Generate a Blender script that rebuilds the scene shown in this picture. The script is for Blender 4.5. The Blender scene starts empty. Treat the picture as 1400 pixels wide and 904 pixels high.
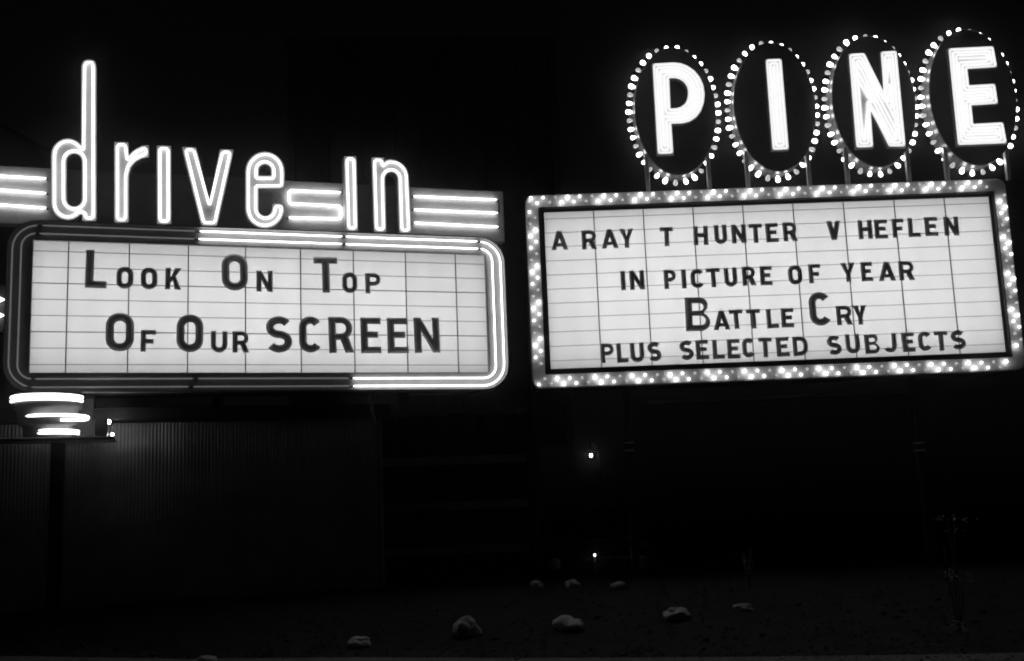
import bpy, bmesh, math, random
from mathutils import Vector, Matrix, noise
R = math.radians
PI = math.pi
random.seed(7)
sc = bpy.context.scene
COL = sc.collection

# ------------------------------------------------------------------ camera
CZ = 1.30
FPX, PITCH, ROLL = 1489.0, R(9.078), R(-2.237)      # focal length in photo pixels (1400 wide)
_fw = Vector((0, math.cos(PITCH), math.sin(PITCH)))
_u0 = Vector((0, -math.sin(PITCH), math.cos(PITCH)))
_x0 = Vector((1, 0, 0))
CX = math.cos(ROLL) * _x0 + math.sin(ROLL) * _u0
CU = -math.sin(ROLL) * _x0 + math.cos(ROLL) * _u0
cam_d = bpy.data.cameras.new("camera")
cam = bpy.data.objects.new("camera", cam_d)
COL.objects.link(cam)
cam_d.sensor_width = 36
cam_d.lens = FPX / 1400 * 36
cam_d.clip_end = 2000
cam.matrix_world = Matrix.Translation((0, 0, CZ)) @ Matrix((CX, CU, -_fw)).transposed().to_4x4()
sc.camera = cam

# ------------------------------------------------------------------ world: a black night sky
w = bpy.data.worlds.new("World")
sc.world = w
w.use_nodes = True
nt = w.node_tree
sky = nt.nodes.new("ShaderNodeTexSky")
sky.sky_type = 'NISHITA'
sky.sun_disc = False
sky.sun_elevation = R(2)
sky.sun_rotation = R(160)
bw = nt.nodes.new("ShaderNodeRGBToBW")
nt.links.new(sky.outputs[0], bw.inputs[0])
bg = nt.nodes["Background"]
nt.links.new(bw.outputs[0], bg.inputs[0])
bg.inputs[1].default_value = 0.0008
sc.view_settings.view_transform = 'Standard'
sc.view_settings.look = 'None'
sc.view_settings.exposure = 0
sc.view_settings.gamma = 1
sc.cycles.filter_width = 1.9
sc.cycles.max_bounces = 6
sc.cycles.use_denoising = True
sc.cycles.sample_clamp_indirect = 3

FLU = 4.25                                            # radiance of the tubes inside the boards

# ------------------------------------------------------------------ materials (a black and white photograph: greys only)
def mat(name, v, rough=.6, metal=0, emit=0, var=0, scale=6, bump=0, spec=.5, detail=6, evar=0, escale=2.0):
    m = bpy.data.materials.new(name)
    m.use_nodes = True
    t = m.node_tree
    b = t.nodes["Principled BSDF"]
    b.inputs["Base Color"].default_value = (v, v, v, 1)
    b.inputs["Roughness"].default_value = rough
    b.inputs["Metallic"].default_value = metal
    b.inputs["Specular IOR Level"].default_value = spec
    if var or bump:
        tc = t.nodes.new("ShaderNodeTexCoord")
        n = t.nodes.new("ShaderNodeTexNoise")
        n.inputs["Scale"].default_value = scale
        n.inputs["Detail"].default_value = detail
        n.inputs["Roughness"].default_value = .65
        t.links.new(tc.outputs["Object"], n.inputs["Vector"])
        if var:
            mr = t.nodes.new("ShaderNodeMapRange")
            mr.inputs[1].default_value = .3
            mr.inputs[2].default_value = .7
            mr.inputs[3].default_value = v * (1 - var)
            mr.inputs[4].default_value = v * (1 + var)
            t.links.new(n.outputs["Fac"], mr.inputs[0])
            cb = t.nodes.new("ShaderNodeCombineColor")
            for i in range(3):
                t.links.new(mr.outputs[0], cb.inputs[i])
            t.links.new(cb.outputs[0], b.inputs["Base Color"])
        if bump:
            bp = t.nodes.new("ShaderNodeBump")
            bp.inputs["Strength"].default_value = bump
            bp.inputs["Distance"].default_value = .02
            t.links.new(n.outputs["Fac"], bp.inputs["Height"])
            t.links.new(bp.outputs[0], b.inputs["Normal"])
    if emit:
        b.inputs["Emission Color"].default_value = (1, 1, 1, 1)
        b.inputs["Emission Strength"].default_value = emit
        if evar:
            tc = t.nodes.new("ShaderNodeTexCoord")
            n = t.nodes.new("ShaderNodeTexNoise")
            n.inputs["Scale"].default_value = escale
            n.inputs["Detail"].default_value = 8
            n.inputs["Roughness"].default_value = .7
            mr = t.nodes.new("ShaderNodeMapRange")
            mr.inputs[1].default_value = .25
            mr.inputs[2].default_value = .75
            mr.inputs[3].default_value = emit * (1 - evar)
            mr.inputs[4].default_value = emit * (1 + evar)
            t.links.new(tc.outputs["Object"], n.inputs["Vector"])
            t.links.new(n.outputs["Fac"], mr.inputs[0])
            t.links.new(mr.outputs[0], b.inputs["Emission Strength"])
    return m

M = dict(
    ground=mat("dirt", .020, .95, var=.5, scale=3.5, bump=.8, spec=.15),
    road=mat("asphalt", .15, .9, var=.35, scale=30, bump=.5, spec=.2),
    gravel=mat("gravel", .06, .9, var=.6, scale=14),
    rock=mat("stone", .5, .9, var=.35, scale=7, bump=.9, spec=.2),
    cabinet=mat("cabinet_paint", .05, .55, var=.3, scale=5),
    border=mat("border_enamel", .42, .42, var=.12, scale=9, bump=.05),
    header=mat("header_enamel", .62, .5, var=.15, scale=5, bump=.05),
    bezel=mat("bezel_paint", .035, .5, var=.3),
    rail=mat("track_metal", .24, .5),
    face=mat("letter_face", .58, .5, var=.06),
    pface=mat("fill_letter_face", .72, .5),
    lip=mat("letter_lip", .45, .4),
    neon=mat("neon_lit_stripe", .8, .3, emit=5.0),
    neon_letter=mat("neon_lit_script", .8, .3, emit=2.3),
    neon_border=mat("neon_lit_border", .8, .3, emit=3.6),
    neon_pine=mat("neon_lit_fill", .8, .3, emit=.92),
    neon_ring=mat("neon_lit_ring", .8, .3, emit=3.0),
    box_bulb=mat("box_bulb_lit", .8, .3, emit=48),
    drum=mat("drum_enamel", .2, .5, var=.2),
    neon_off_glow=mat("neon_unlit_faint_glow", .85, .15, emit=.10, spec=.8),  # unlit tubes: faint emission stands in for reflections on the glass
    black=mat("blackout_paint", .015, .5),
    bulb_on=mat("bulb_lit", .8, .3, emit=7),
    bulb_mid=mat("bulb_lit_dim", .8, .3, emit=3),
    bulb_low=mat("bulb_afterglow", .5, .25, emit=.4),
    bulb_off=mat("bulb_unlit", .35, .12, spec=.8),
    socket=mat("socket", .05, .5),
    band=mat("bulb_band_enamel", .85, .4, var=.12, scale=9, bump=.08),
    oval=mat("oval_board", .07, .55, var=.3, scale=4),
    rim=mat("oval_rim", .22, .4, metal=.4),
    post=mat("steel_post", .07, .45, metal=.5, var=.3, scale=8),
    leg_metal=mat("galvanised_leg", .55, .45, metal=.2, var=.2),
    letter=mat("letter_plastic", .6, .38, var=.15, scale=12),
    letter2=mat("letter_plastic_worn", .45, .5, var=.3, scale=14),
    corr=mat("fluted_metal", .40, .32, metal=.6, var=.25, scale=2),
    fascia=mat("fascia_paint", .03, .7),
    wood=mat("weathered_board", .35, .85, var=.35, scale=6),
    darkwood=mat("tarred_board", .035, .9, var=.3, scale=6),
    screen=mat("screen_back", .25, .9, var=.3, scale=.8),
    plant=mat("dry_weed", .2, .8),
    paint=mat("car_paint", .006, .27, spec=.9),
    chrome=mat("chrome", .75, .1, metal=1),
    rubber=mat("rubber", .02, .8),
    carglass=mat("car_glass", .008, .15, spec=.35),
    lens=mat("lamp_lens", .5, .1),
    lamp=mat("lamp_lit", .8, .3, emit=10),
    cable=mat("cable", .03, .6),
)
def opal(name, v, scale):
    m = bpy.data.materials.new(name)
    m.use_nodes = True
    t = m.node_tree
    t.nodes.remove(t.nodes["Principled BSDF"])
    tc = t.nodes.new("ShaderNodeTexCoord")
    n = t.nodes.new("ShaderNodeTexNoise")
    n.inputs["Scale"].default_value = scale
    n.inputs["Detail"].default_value = 9
    n.inputs["Roughness"].default_value = .68
    mr = t.nodes.new("ShaderNodeMapRange")
    for i, q in ((1, .3), (2, .7), (3, v * .95), (4, v * 1.03)):
        mr.inputs[i].default_value = q
    cb = t.nodes.new("ShaderNodeCombineColor")
    tr = t.nodes.new("ShaderNodeBsdfTranslucent")
    df = t.nodes.new("ShaderNodeBsdfDiffuse")
    df.inputs[0].default_value = (.7, .7, .7, 1)
    mx = t.nodes.new("ShaderNodeMixShader")
    mx.inputs[0].default_value = .35
    t.links.new(tc.outputs["Object"], n.inputs["Vector"])
    t.links.new(n.outputs["Fac"], mr.inputs[0])
    for i in range(3):
        t.links.new(mr.outputs[0], cb.inputs[i])
    t.links.new(cb.outputs[0], tr.inputs[0])
    t.links.new(tr.outputs[0], mx.inputs[1])
    t.links.new(df.outputs[0], mx.inputs[2])
    t.links.new(mx.outputs[0], t.nodes["Material Output"].inputs[0])
    return m
panel_mats = [opal("opal_sheet", v, q) for v, q in ((.80, 2.2), (.83, 3.1), (.775, 2.7))]
M["fluor"] = mat("fluorescent_lit", .8, .3, emit=FLU)
M["white_in"] = mat("cabinet_white_inside", .75, .6)

for k in ("letter", "letter2"):                     # moulded plastic lets a little of the panel's light through
    t = M[k].node_tree
    b = t.nodes["Principled BSDF"]
    tr = t.nodes.new("ShaderNodeBsdfTranslucent")
    tr.inputs[0].default_value = (.6, .6, .6, 1)
    mx = t.nodes.new("ShaderNodeMixShader")
    mx.inputs[0].default_value = .22
    t.links.new(b.outputs[0], mx.inputs[1])
    t.links.new(tr.outputs[0], mx.inputs[2])
    t.links.new(mx.outputs[0], t.nodes["Material Output"].inputs[0])

# ------------------------------------------------------------------ object helpers
def new(name, bm, m, parent=None, smooth=False):
    me = bpy.data.meshes.new(name)
    bmesh.ops.recalc_face_normals(bm, faces=bm.faces)
    bm.to_mesh(me)
    bm.free()
    for x in (m if isinstance(m, (list, tuple)) else [m]):
        me.materials.append(M[x] if isinstance(x, str) else x)
    if smooth:
        for p in me.polygons:
            p.use_smooth = True
    o = bpy.data.objects.new(name, me)
    COL.objects.link(o)
    if parent:
        o.parent = parent
    return o

def tag(o, label, cat, group=None):
    o["label"] = label
    o["category"] = cat
    if group:
        o["group"] = group
    return o

def thing(name, label, cat, loc=(0, 0, 0), rz=0, group=None):
    o = bpy.data.objects.new(name, None)
    o.empty_display_size = .2
    COL.objects.link(o)
    o.location = loc
    o.rotation_euler = (0, 0, rz)
    return tag(o, label, cat, group)

def copy_tree(o, parent=None):
    c = o.copy()
    COL.objects.link(c)
    if parent:
        c.parent = parent
    for ch in [x for x in COL.objects if x.parent == o]:
        copy_tree(ch, c)
    return c

def box(bm, x0, y0, z0, x1, y1, z1, mi=0):
    v = [bm.verts.new(p) for p in ((x0, y0, z0), (x1, y0, z0), (x1, y1, z0), (x0, y1, z0), (x0, y0, z1), (x1, y0, z1), (x1, y1, z1), (x0, y1, z1))]
    for f in ((0, 3, 2, 1), (4, 5, 6, 7), (0, 1, 5, 4), (1, 2, 6, 5), (2, 3, 7, 6), (3, 0, 4, 7)):
        bm.faces.new([v[i] for i in f]).material_index = mi

def bevel(bm, w=.01, seg=2):
    bmesh.ops.bevel(bm, geom=list(bm.edges), offset=w, segments=seg, affect='EDGES', profile=.5)

def tube(bm, pts, r, closed=False, n=8, mi=0):
    pts = [Vector(p) for p in pts]
    k = len(pts)
    rings = []
    up = None
    for i, p in enumerate(pts):
        if closed:
            t = (pts[(i + 1) % k] - pts[i - 1]).normalized()
        else:
            t = (pts[min(i + 1, k - 1)] - pts[max(i - 1, 0)]).normalized()
        if up is None:
            up = Vector((0, 1, 0)) if abs(t.y) < .9 else Vector((1, 0, 0))
        a = up - t * up.dot(t)
        a.normalize()
        up = a
        b = t.cross(a)
        # widen at a mitre so the tube keeps its thickness
        rings.append([bm.verts.new(p + (a * math.cos(2 * PI * j / n) + b * math.sin(2 * PI * j / n)) * r) for j in range(n)])
    for i in range(k if closed else k - 1):
        A, B = rings[i], rings[(i + 1) % k]
        for j in range(n):
            f = bm.faces.new((A[j], A[(j + 1) % n], B[(j + 1) % n], B[j]))
            f.smooth = True
            f.material_index = mi
    if not closed:
        bm.faces.new(rings[0][::-1]).material_index = mi
        bm.faces.new(rings[-1]).material_index = mi

def lathe(bm, prof, n=16, M4=None, mi=0):
    rows = []
    for r, z in prof:
        row = []
        for j in range(n):
            p = Vector((r * math.cos(2 * PI * j / n), r * math.sin(2 * PI * j / n), z))
            row.append(bm.verts.new(M4 @ p if M4 else p))
        rows.append(row)
    for a, b in zip(rows, rows[1:]):
        for j in range(n):
            f = bm.faces.new((a[j], a[(j + 1) % n], b[(j + 1) % n], b[j]))
            f.smooth = True
            f.material_index = mi
    bm.faces.new(rows[0][::-1]).material_index = mi
    bm.faces.new(rows[-1]).material_index = mi

# 2-D loops ----------------------------------------------------------
def area(l):
    return .5 * sum(l[i - 1][0] * l[i][1] - l[i][0] * l[i - 1][1] for i in range(len(l)))

def ccw(l):
    return list(l) if area(l) > 0 else list(l)[::-1]

def offset(l, d):
    """loop (CCW) moved inwards by d"""
    out = []
    k = len(l)
    for i in range(k):
        p0, p, p1 = Vector(l[i - 1]), Vector(l[i]), Vector(l[(i + 1) % k])
        e0, e1 = (p - p0).normalized(), (p1 - p).normalized()
        n0, n1 = Vector((-e0.y, e0.x)), Vector((-e1.y, e1.x))
        s = n0 + n1
        if s.length < 1e-4:
            s = n0
        m = s / max(s.dot(n0), .35) if s.dot(n0) > 0 else n0
        q = p + m * d
        out.append((q.x, q.y))
    return out

def arc(cx, cy, r, a0, a1, n=10, ry=None):
    ry = ry or r
    return [(cx + r * math.cos(R(a0 + (a1 - a0) * i / n)), cy + ry * math.sin(R(a0 + (a1 - a0) * i / n))) for i in range(n + 1)]

def rrect(x0, z0, x1, z1, r, n=6):
    return arc(x1 - r, z0 + r, r, -90, 0, n) + arc(x1 - r, z1 - r, r, 0, 90, n) + arc(x0 + r, z1 - r, r, 90, 180, n) + arc(x0 + r, z0 + r, r, 180, 270, n)

def ring3(bm, l, y):
    return [bm.verts.new((p[0], y, p[1])) for p in l]

def bridge(bm, A, B, mi=0, smooth=False):
    k = len(A)
    for i in range(k):
        f = bm.faces.new((A[i], A[(i + 1) % k], B[(i + 1) % k], B[i]))
        f.material_index = mi
        f.smooth = smooth

def fill(bm, rings, mi=0):
    es = []
    for r in rings:
        for i in range(len(r)):
            e = bm.edges.get((r[i - 1], r[i])) or bm.edges.new((r[i - 1], r[i]))
            es.append(e)
    g = bmesh.ops.triangle_fill(bm, use_beauty=True, use_dissolve=False, edges=es)
    for f in g["geom"]:
        if isinstance(f, bmesh.types.BMFace):
            f.material_index = mi

def stepped(bm, outer, holes, levels, mi=0):
    """solid in the x-z plane: levels are (inset, y); both ends are filled"""
    tops, bots = [], []
    for l, sg in [(ccw(outer), 1)] + [(ccw(h), -1) for h in holes]:
        prev = None
        for k, (ins, y) in enumerate(levels):
            r = ring3(bm, offset(l, ins * sg) if ins else l, y)
            if prev:
                bridge(bm, prev, r, mi)
            else:
                bots.append(r)
            prev = r
        tops.append(prev)
    fill(bm, bots, mi)
    fill(bm, tops, mi)

# ------------------------------------------------------------------ pixels of the photograph -> points on a sign's own plane
def ray(px, py):
    return _fw + CX * ((px - 700) / FPX) - CU * ((py - 452) / FPX)

def at_depth(px, py, y):
    d = ray(px, py)
    return Vector((0, 0, CZ)) + d * (y / d.y)

class Plane:
    def __init__(s, yaw, D, px, z0):
        s.yaw, s.z0 = yaw, z0
        s.u = Vector((math.cos(yaw), math.sin(yaw), 0))
        s.n = Vector((-math.sin(yaw), math.cos(yaw), 0))
        s.c = D * math.cos(yaw)
        d = ray(*px)
        q = d * (s.c / s.n.dot(d))
        s.o = Vector((q.x, q.y, z0))
    def __call__(s, px, py, off=0.):
        d = ray(px, py)
        q = Vector((0, 0, CZ)) + d * ((s.c - off) / s.n.dot(d))
        return ((q - s.o).dot(s.u), q.z - s.z0)

D = 13.0
G = .385                                             # the ground under the signs
LP = Plane(R(17.779), D, (350, 430), G)
RP = Plane(R(.68), D, (1045, 390), G)

def mean(*a):
    return sum(a) / len(a)

# ------------------------------------------------------------------ setting
def sstep(a, b, t):
    t = min(max((t - a) / (b - a), 0), 1)
    return t * t * (3 - 2 * t)

def gz(x, y):
    h = G * sstep(9.0, 12.4, y) - (G + .3) * sstep(13.8, 16.5, y)
    k = sstep(9.4, 10.0, y)
    return h + k * (.03 * noise.noise(Vector((x * .7, y * .9, 0))) + .012 * noise.noise(Vector((x * 4, y * 4, 3))))

def ground_hit(px, py):
    d = ray(px, py)
    t = 3.0
    while t < 200:
        q = Vector((0, 0, CZ)) + d * (t / d.y)
        if q.z < gz(q.x, q.y):
            return q
        t += .02
    return q

bm = bmesh.new()
xs = [-100, -60, -30, -18] + [-12 + .22 * i for i in range(110)] + [14, 20, 32, 60, 100]
ys = [-20, -10, -4, 0, 4, 7] + [8 + .16 * i for i in range(60)] + [18.5, 20, 23, 27, 33, 45, 70, 100]
g = [[bm.verts.new((x, y, gz(x, y))) for x in xs] for y in ys]
for i in range(len(ys) - 1):
    for j in range(len(xs) - 1):
        bm.faces.new((g[i][j], g[i][j + 1], g[i + 1][j + 1], g[i + 1][j]))
o = new("ground", bm, "ground", smooth=True)
o["kind"] = "structure"
bm = bmesh.new()
ea, eb = ground_hit(40, 899), ground_hit(1380, 895)
edge = []
for i in range(81):
    x = -60 + 120 * i / 80
    y = ea.y + (eb.y - ea.y) * (x - ea.x) / (eb.x - ea.x) + .10 * noise.noise(Vector((x * .8, 5, 0))) + .04 * noise.noise(Vector((x * 3.3, 9, 0)))
    edge.append((x, y))
top_ = [bm.verts.new((x, y, gz(x, y) + .014)) for x, y in edge]
mid_ = [bm.verts.new((x, min(y, 8.6), gz(x, 8.4) + .012)) for x, y in edge]
low_ = [bm.verts.new((x, -8, .006)) for x, y in edge]
for i in range(80):
    bm.faces.new((mid_[i], mid_[i + 1], top_[i + 1], top_[i]))
    bm.faces.new((low_[i], low_[i + 1], mid_[i + 1], mid_[i]))
o = new("road", bm, "road")
o["kind"] = "structure"

# ------------------------------------------------------------------ left marquee (neon border)
left = thing("marquee_sign", "wide lit readerboard with rounded double neon border, partly unlit, below the script letters", "sign", LP.o, LP.yaw)
px0 = mean(LP(46, 330)[0], LP(41, 510.8)[0]); px1 = mean(LP(661.3, 349.8)[0], LP(666.9, 509.6)[0])
pz1 = mean(LP(94, 331.8)[1], LP(335, 338.2)[1], LP(622, 348.8)[1]); pz0 = mean(LP(90, 510.5)[1], LP(335, 510.8)[1], LP(622, 509.5)[1])
mull = [mean(LP(*a)[0], LP(*b)[0]) for a, b in (((93.8, 331.8), (90.2, 510.5)), ((176.9, 334.3), (174.5, 510.5)), ((257.3, 336.4), (256.5, 510.5)), ((335.5, 338.2), (335.5, 510.5)), ((410.7, 341.5), (411.4, 509.5)), ((482.7, 344.8), (484.7, 509.3)), ((554, 347.5), (556.7, 509.3)), ((622.1, 348.8), (626.1, 509.5)))]
LF = dict(off=.09)
ox0 = mean(LP(17, 328, .09)[0], LP(11.3, 508.8, .09)[0]); ox1 = mean(LP(684, 352, .09)[0], LP(689.5, 509, .09)[0])
oz1 = mean(LP(60, 307.6, .09)[1], LP(340, 319.3, .09)[1], LP(653.6, 330.5, .09)[1]); oz0 = mean(LP(42.5, 530.7, .09)[1], LP(672, 526.7, .09)[1], LP(477, 527.4, .09)[1])
ix0 = mean(LP(29, 328, .09)[0], LP(23.7, 508, .09)[0]); ix1 = mean(LP(673, 353, .09)[0], LP(678, 506, .09)[0])
iz1 = mean(LP(60, 319.2, .09)[1], LP(340, 329.2, .09)[1], LP(653, 340.5, .09)[1]); iz0 = mean(LP(42.5, 519.4, .09)[1], LP(672, 515.7, .09)[1], LP(477, 517.4, .09)[1])
e = .055
fx0, fx1, fz0, fz1 = ox0 - e, ox1 + e, oz0 - e, oz1 + e

bm = bmesh.new()
A = ring3(bm, rrect(fx0 + .01, fz0 + .01, fx1 - .01, fz1 - .01, .30, 8), .004)
B = ring3(bm, rrect(fx0 + .01, fz0 + .01, fx1 - .01, fz1 - .01, .30, 8), .55)
bridge(bm, A, B)
bm.faces.new(B)
new("cabinet", bm, "cabinet", left)
bm = bmesh.new()
prof = [(0, 0, -.002), (0, 0, -.112), (.012, 0, -.112), (.012, 0, -.055)]
rings = [ring3(bm, rrect(fx0 + i, fz0 + i, fx1 - i, fz1 - i, .31 - i, 8), y) for i, _, y in prof]
q = .012
rings.append(ring3(bm, rrect(px0 - q, pz0 - q, px1 + q, pz1 + q, .012, 8), -.055))
rings.append(ring3(bm, rrect(px0, pz0, px1, pz1, .004, 8), -.050))
rings.append(ring3(bm, rrect(px0, pz0, px1, pz1, .004, 8), -.002))
for a, b in zip(rings, rings[1:]):
    bridge(bm, a, b)
new("border_frame", bm, "border", left)

def sheets(root, x0, x1, z0, z1, ml, y, seed):
    rnd = random.Random(seed)
    e_ = [x0] + ml + [x1]
    for a, b in zip(e_, e_[1:]):
        bm = bmesh.new()
        g_ = .0 if a == x0 else .001
        bm.faces.new([bm.verts.new(p) for p in ((a + .001, y, z0), (b - .001, y, z0), (b - .001, y, z1), (a + .001, y, z1))])
        new("panel_sheet", bm, panel_mats[rnd.randrange(3)], root)
    for a in ml:
        bm = bmesh.new()
        box(bm, a - .0062, y - .012, z0, a + .0062, y - .003, z1)
        new("mullion", bm, "rail", root)

def lightbox(root, x0, x1, z0, z1, ml):
    """white tray behind the sheets with upright fluorescent tubes"""
    bm = bmesh.new()
    e_ = .02
    A = ring3(bm, [(x0 - e_, z0 - e_), (x1 + e_, z0 - e_), (x1 + e_, z1 + e_), (x0 - e_, z1 + e_)], -.0125)
    B = ring3(bm, [(x0 - e_, z0 - e_), (x1 + e_, z0 - e_), (x1 + e_, z1 + e_), (x0 - e_, z1 + e_)], .26)
    bridge(bm, A, B)
    bm.faces.new(B)
    new("light_tray", bm, "white_in", root)
    n = int((x1 - x0) / .30)
    for i in range(n):
        x = x0 + (x1 - x0) * (i + .5) / n
        bm = bmesh.new()
        tube(bm, [(x, .14, z0 + .06), (x, .14, (z0 + z1) / 2), (x, .14, z1 - .06)], .019, n=8)
        new("fluorescent_tube", bm, "fluor", root)

sheets(left, px0, px1, pz0, pz1, mull, -.016, 3)
lightbox(left, px0, px1, pz0, pz1, mull)
zrow = [LP(57, 300 + v / 2.826)[1] for v in (124, 185, 247, 313, 374, 433, 498, 562)]
k = (zrow[0] - zrow[-1]) / 7
rows_l = [zrow[0] - k * i for i in range(8)]
for i, z in enumerate(rows_l):
    bm = bmesh.new()
    h = .005 if i in (2, 5) else .0033
    box(bm, px0, -.026, z - h, px1, -.019, z + h)
    new("letter_track", bm, "rail", left)

def path_rr(x0, z0, x1, z1, r):
    """clockwise from the top left corner, dense"""
    P = arc(x0 + r, z1 - r, r, 180, 90, 8)
    def seg(a, b):
        n = max(2, int((Vector(a) - Vector(b)).length / .06))
        return [(a[0] + (b[0] - a[0]) * i / n, a[1] + (b[1] - a[1]) * i / n) for i in range(1, n)]
    P += seg((x0 + r, z1), (x1 - r, z1)) + arc(x1 - r, z1 - r, r, 90, 0, 8)
    P += seg((x1, z1 - r), (x1, z0 + r)) + arc(x1 - r, z0 + r, r, 0, -90, 8)
    P += seg((x1 - r, z0), (x0 + r, z0)) + arc(x0 + r, z0 + r, r, -90, -180, 8)
    P += seg((x0, z0 + r), (x0, z1 - r))
    return P

def near(P, q):
    return min(range(len(P)), key=lambda i: (P[i][0] - q[0]) ** 2 + (P[i][1] - q[1]) ** 2)

def neon(root, pts, y, r=.0105, m="neon", closed=False, name="neon_tube", ends=True):
    bm = bmesh.new()
    P = [(a, y, b) for a, b in pts]
    tube(bm, P, r, closed)
    if not closed and ends:
        for i, j in ((0, 1), (-1, -2)):
            p = Vector(P[i]); d = (p - Vector(P[j])).normalized()
            tube(bm, [p - d * .012, p + d * .004, p + d * .012 + Vector((0, .05, 0))], r * 1.1, n=8, mi=1)
        return new(name, bm, [m, "black"], root)
    return new(name, bm, m, root)

for (a, b, c, d, r, y0s, y1s) in ((ox0, oz0, ox1, oz1, .26, 0, 0), (ix0, iz0, ix1, iz1, .15, 10, -10)):
    P = path_rr(a, b, c, d, r)
    marks = [near(P, LP(269, 316 + y0s, .09)), near(P, LP(469.5, 325 + y0s, .09)), near(P, LP(656, 331 + y0s, .09)), near(P, LP(478, 527 + y1s, .09)), near(P, LP(264, 529 + y1s, .09)), near(P, LP(43, 530.7 + y1s, .09))]
    k0 = near(P, LP(52, 308 + y0s * 1.1, .09))
    n = len(P)
    seq = [(marks[0], marks[1], 1), (marks[1], marks[2], 1), (marks[2], marks[3], 1), (marks[3], marks[4], 0), (marks[4], marks[5], 0), (marks[5], k0 + n, 0), (k0, marks[0], 0)]
    for s, t, lit in seq:
        pts = [P[i % n] for i in range(s, t + 1)]
        p0, p1, p2, p3 = Vector(pts[0]), Vector(pts[1]), Vector(pts[-2]), Vector(pts[-1])
        pts[0] = tuple(p0 + (p1 - p0) * .35)
        pts[-1] = tuple(p3 + (p2 - p3) * .35)
        neon(left, pts, -.092, .0090 if lit else .0085, "neon_border" if lit else "neon_off_glow", name="neon_tube" if lit else "unlit_tube")
        # stand-off clips
    for i in range(4, n, 26):
        bm = bmesh.new()
        box(bm, P[i][0] - .006, -.084, P[i][1] - .006, P[i][0] + .006, -.056, P[i][1] + .006)
        new("tube_clip", bm, "black", left)

# bracket hanging below, braces down to the roof behind
x, z = LP(509, 541)
bm = bmesh.new()
v = [bm.verts.new(p) for p in ((x - .035, -.02, z + .03), (x + .07, .30, z - .04), (x + .10, .30, z - .33), (x - .035, -.02, z - .17))]
f = bm.faces.new(v)
bmesh.ops.solidify(bm, geom=[f], thickness=.02)
new("hanging_bracket", bm, "border", left)
for px in (120, 300, 560):
    x, z = LP(px, 534)
    bm = bmesh.new()
    zt = fz0 + .012
    box(bm, x - .06, .32, mean(LP(170, 577, -.75)[1], LP(400, 577, -.75)[1]) + .139, x + .06, .46, zt)
    new("support_leg", bm, "fascia", left)
x, z = LP(1.5, 420)
for dz in (.085, -.085):
    bm = bmesh.new()
    tube(bm, [(x - .12, .05, z + dz - .05), (x + .015, .02, z + dz), (x - .12, -.01, z + dz + .05)], .022)
    new("side_tube", bm, "neon_ring", left)
bm = bmesh.new()
box(bm, fx0 - .35, .10, z - .25, fx0 + .05, .3, z + .25)
new("side_box", bm, "cabinet", left)

# ------------------------------------------------------------------ neon script header standing on the left marquee
hd = thing("neon_header_sign", "tall neon script reading drive-in on a grey striped board, on top of the left readerboard", "sign", (LP.o.x, LP.o.y, G + fz1), LP.yaw)
HZ = fz1
def H(px, py, off=.06):
    a, b = LP(px, py, off)
    return (a, b - HZ)
ht = mean(*[H(a, b, -.10)[1] for a, b in ((64, 232), (391, 246.5), (468, 251), (561.5, 254.6), (688, 261.4))])
hx1 = H(688.8, 295, -.10)[0]
hx0 = H(-75, 260, -.10)[0]
bm = bmesh.new()
box(bm, hx0, .10, .0, hx1, .26, ht)
bevel(bm, .006, 1)
new("backing_board", bm, "header", hd)
for px in (-20, 130, 325, 500, 660):                 # posts behind
    x = H(px, 280, -.3)[0]
    bm = bmesh.new()
    box(bm, x - .04, .262, -.01, x + .04, .34, ht - .05)
    new("back_post", bm, "post", hd)
a, b = H(-120, 92, -.4), H(64, 205, -.4)
bm = bmesh.new()
tube(bm, [(a[0], .9, a[1]), (b[0], .4, b[1]), (b[0] + .1, .30, b[1] - .08)], .03)
new("diagonal_brace", bm, "post", hd)
S = lambda pts: [H(a, b, -.07) for a, b in pts]
def stripe(pts):
    neon(hd, S(pts), .066, .0095, "neon", name="stripe_tube")
for ya, yb in ((239.2, 244.4), (258.4, 264.6), (278.6, 284.6)):
    stripe([(-75, ya - 5), (0, ya + 1.5), (63, yb)])
stripe([(465.8, 263.4), (430, 261.9), (397, 260.4), (395.2, 262), (395.4, 276.5), (397, 278.5), (430, 280), (464, 281.8), (466, 284), (466.2, 297), (465, 299.2), (430, 298.5), (395, 297.6)])
stripe([(565.5, 268.5), (620, 270.8), (679, 273.3)])
stripe([(566, 286.8), (620, 289), (680, 291.5)])
stripe([(566, 304.8), (620, 307.4), (680.8, 310.4)])
bm = bmesh.new()
a, b = H(681.5, 274, -.07), H(682, 291, -.07)
tube(bm, [(a[0], .07, a[1]), (a[0] + .004, .066, (a[1] + b[1]) / 2), (b[0], .07, b[1])], .008)
new("return_tube", bm, "black", hd)

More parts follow.
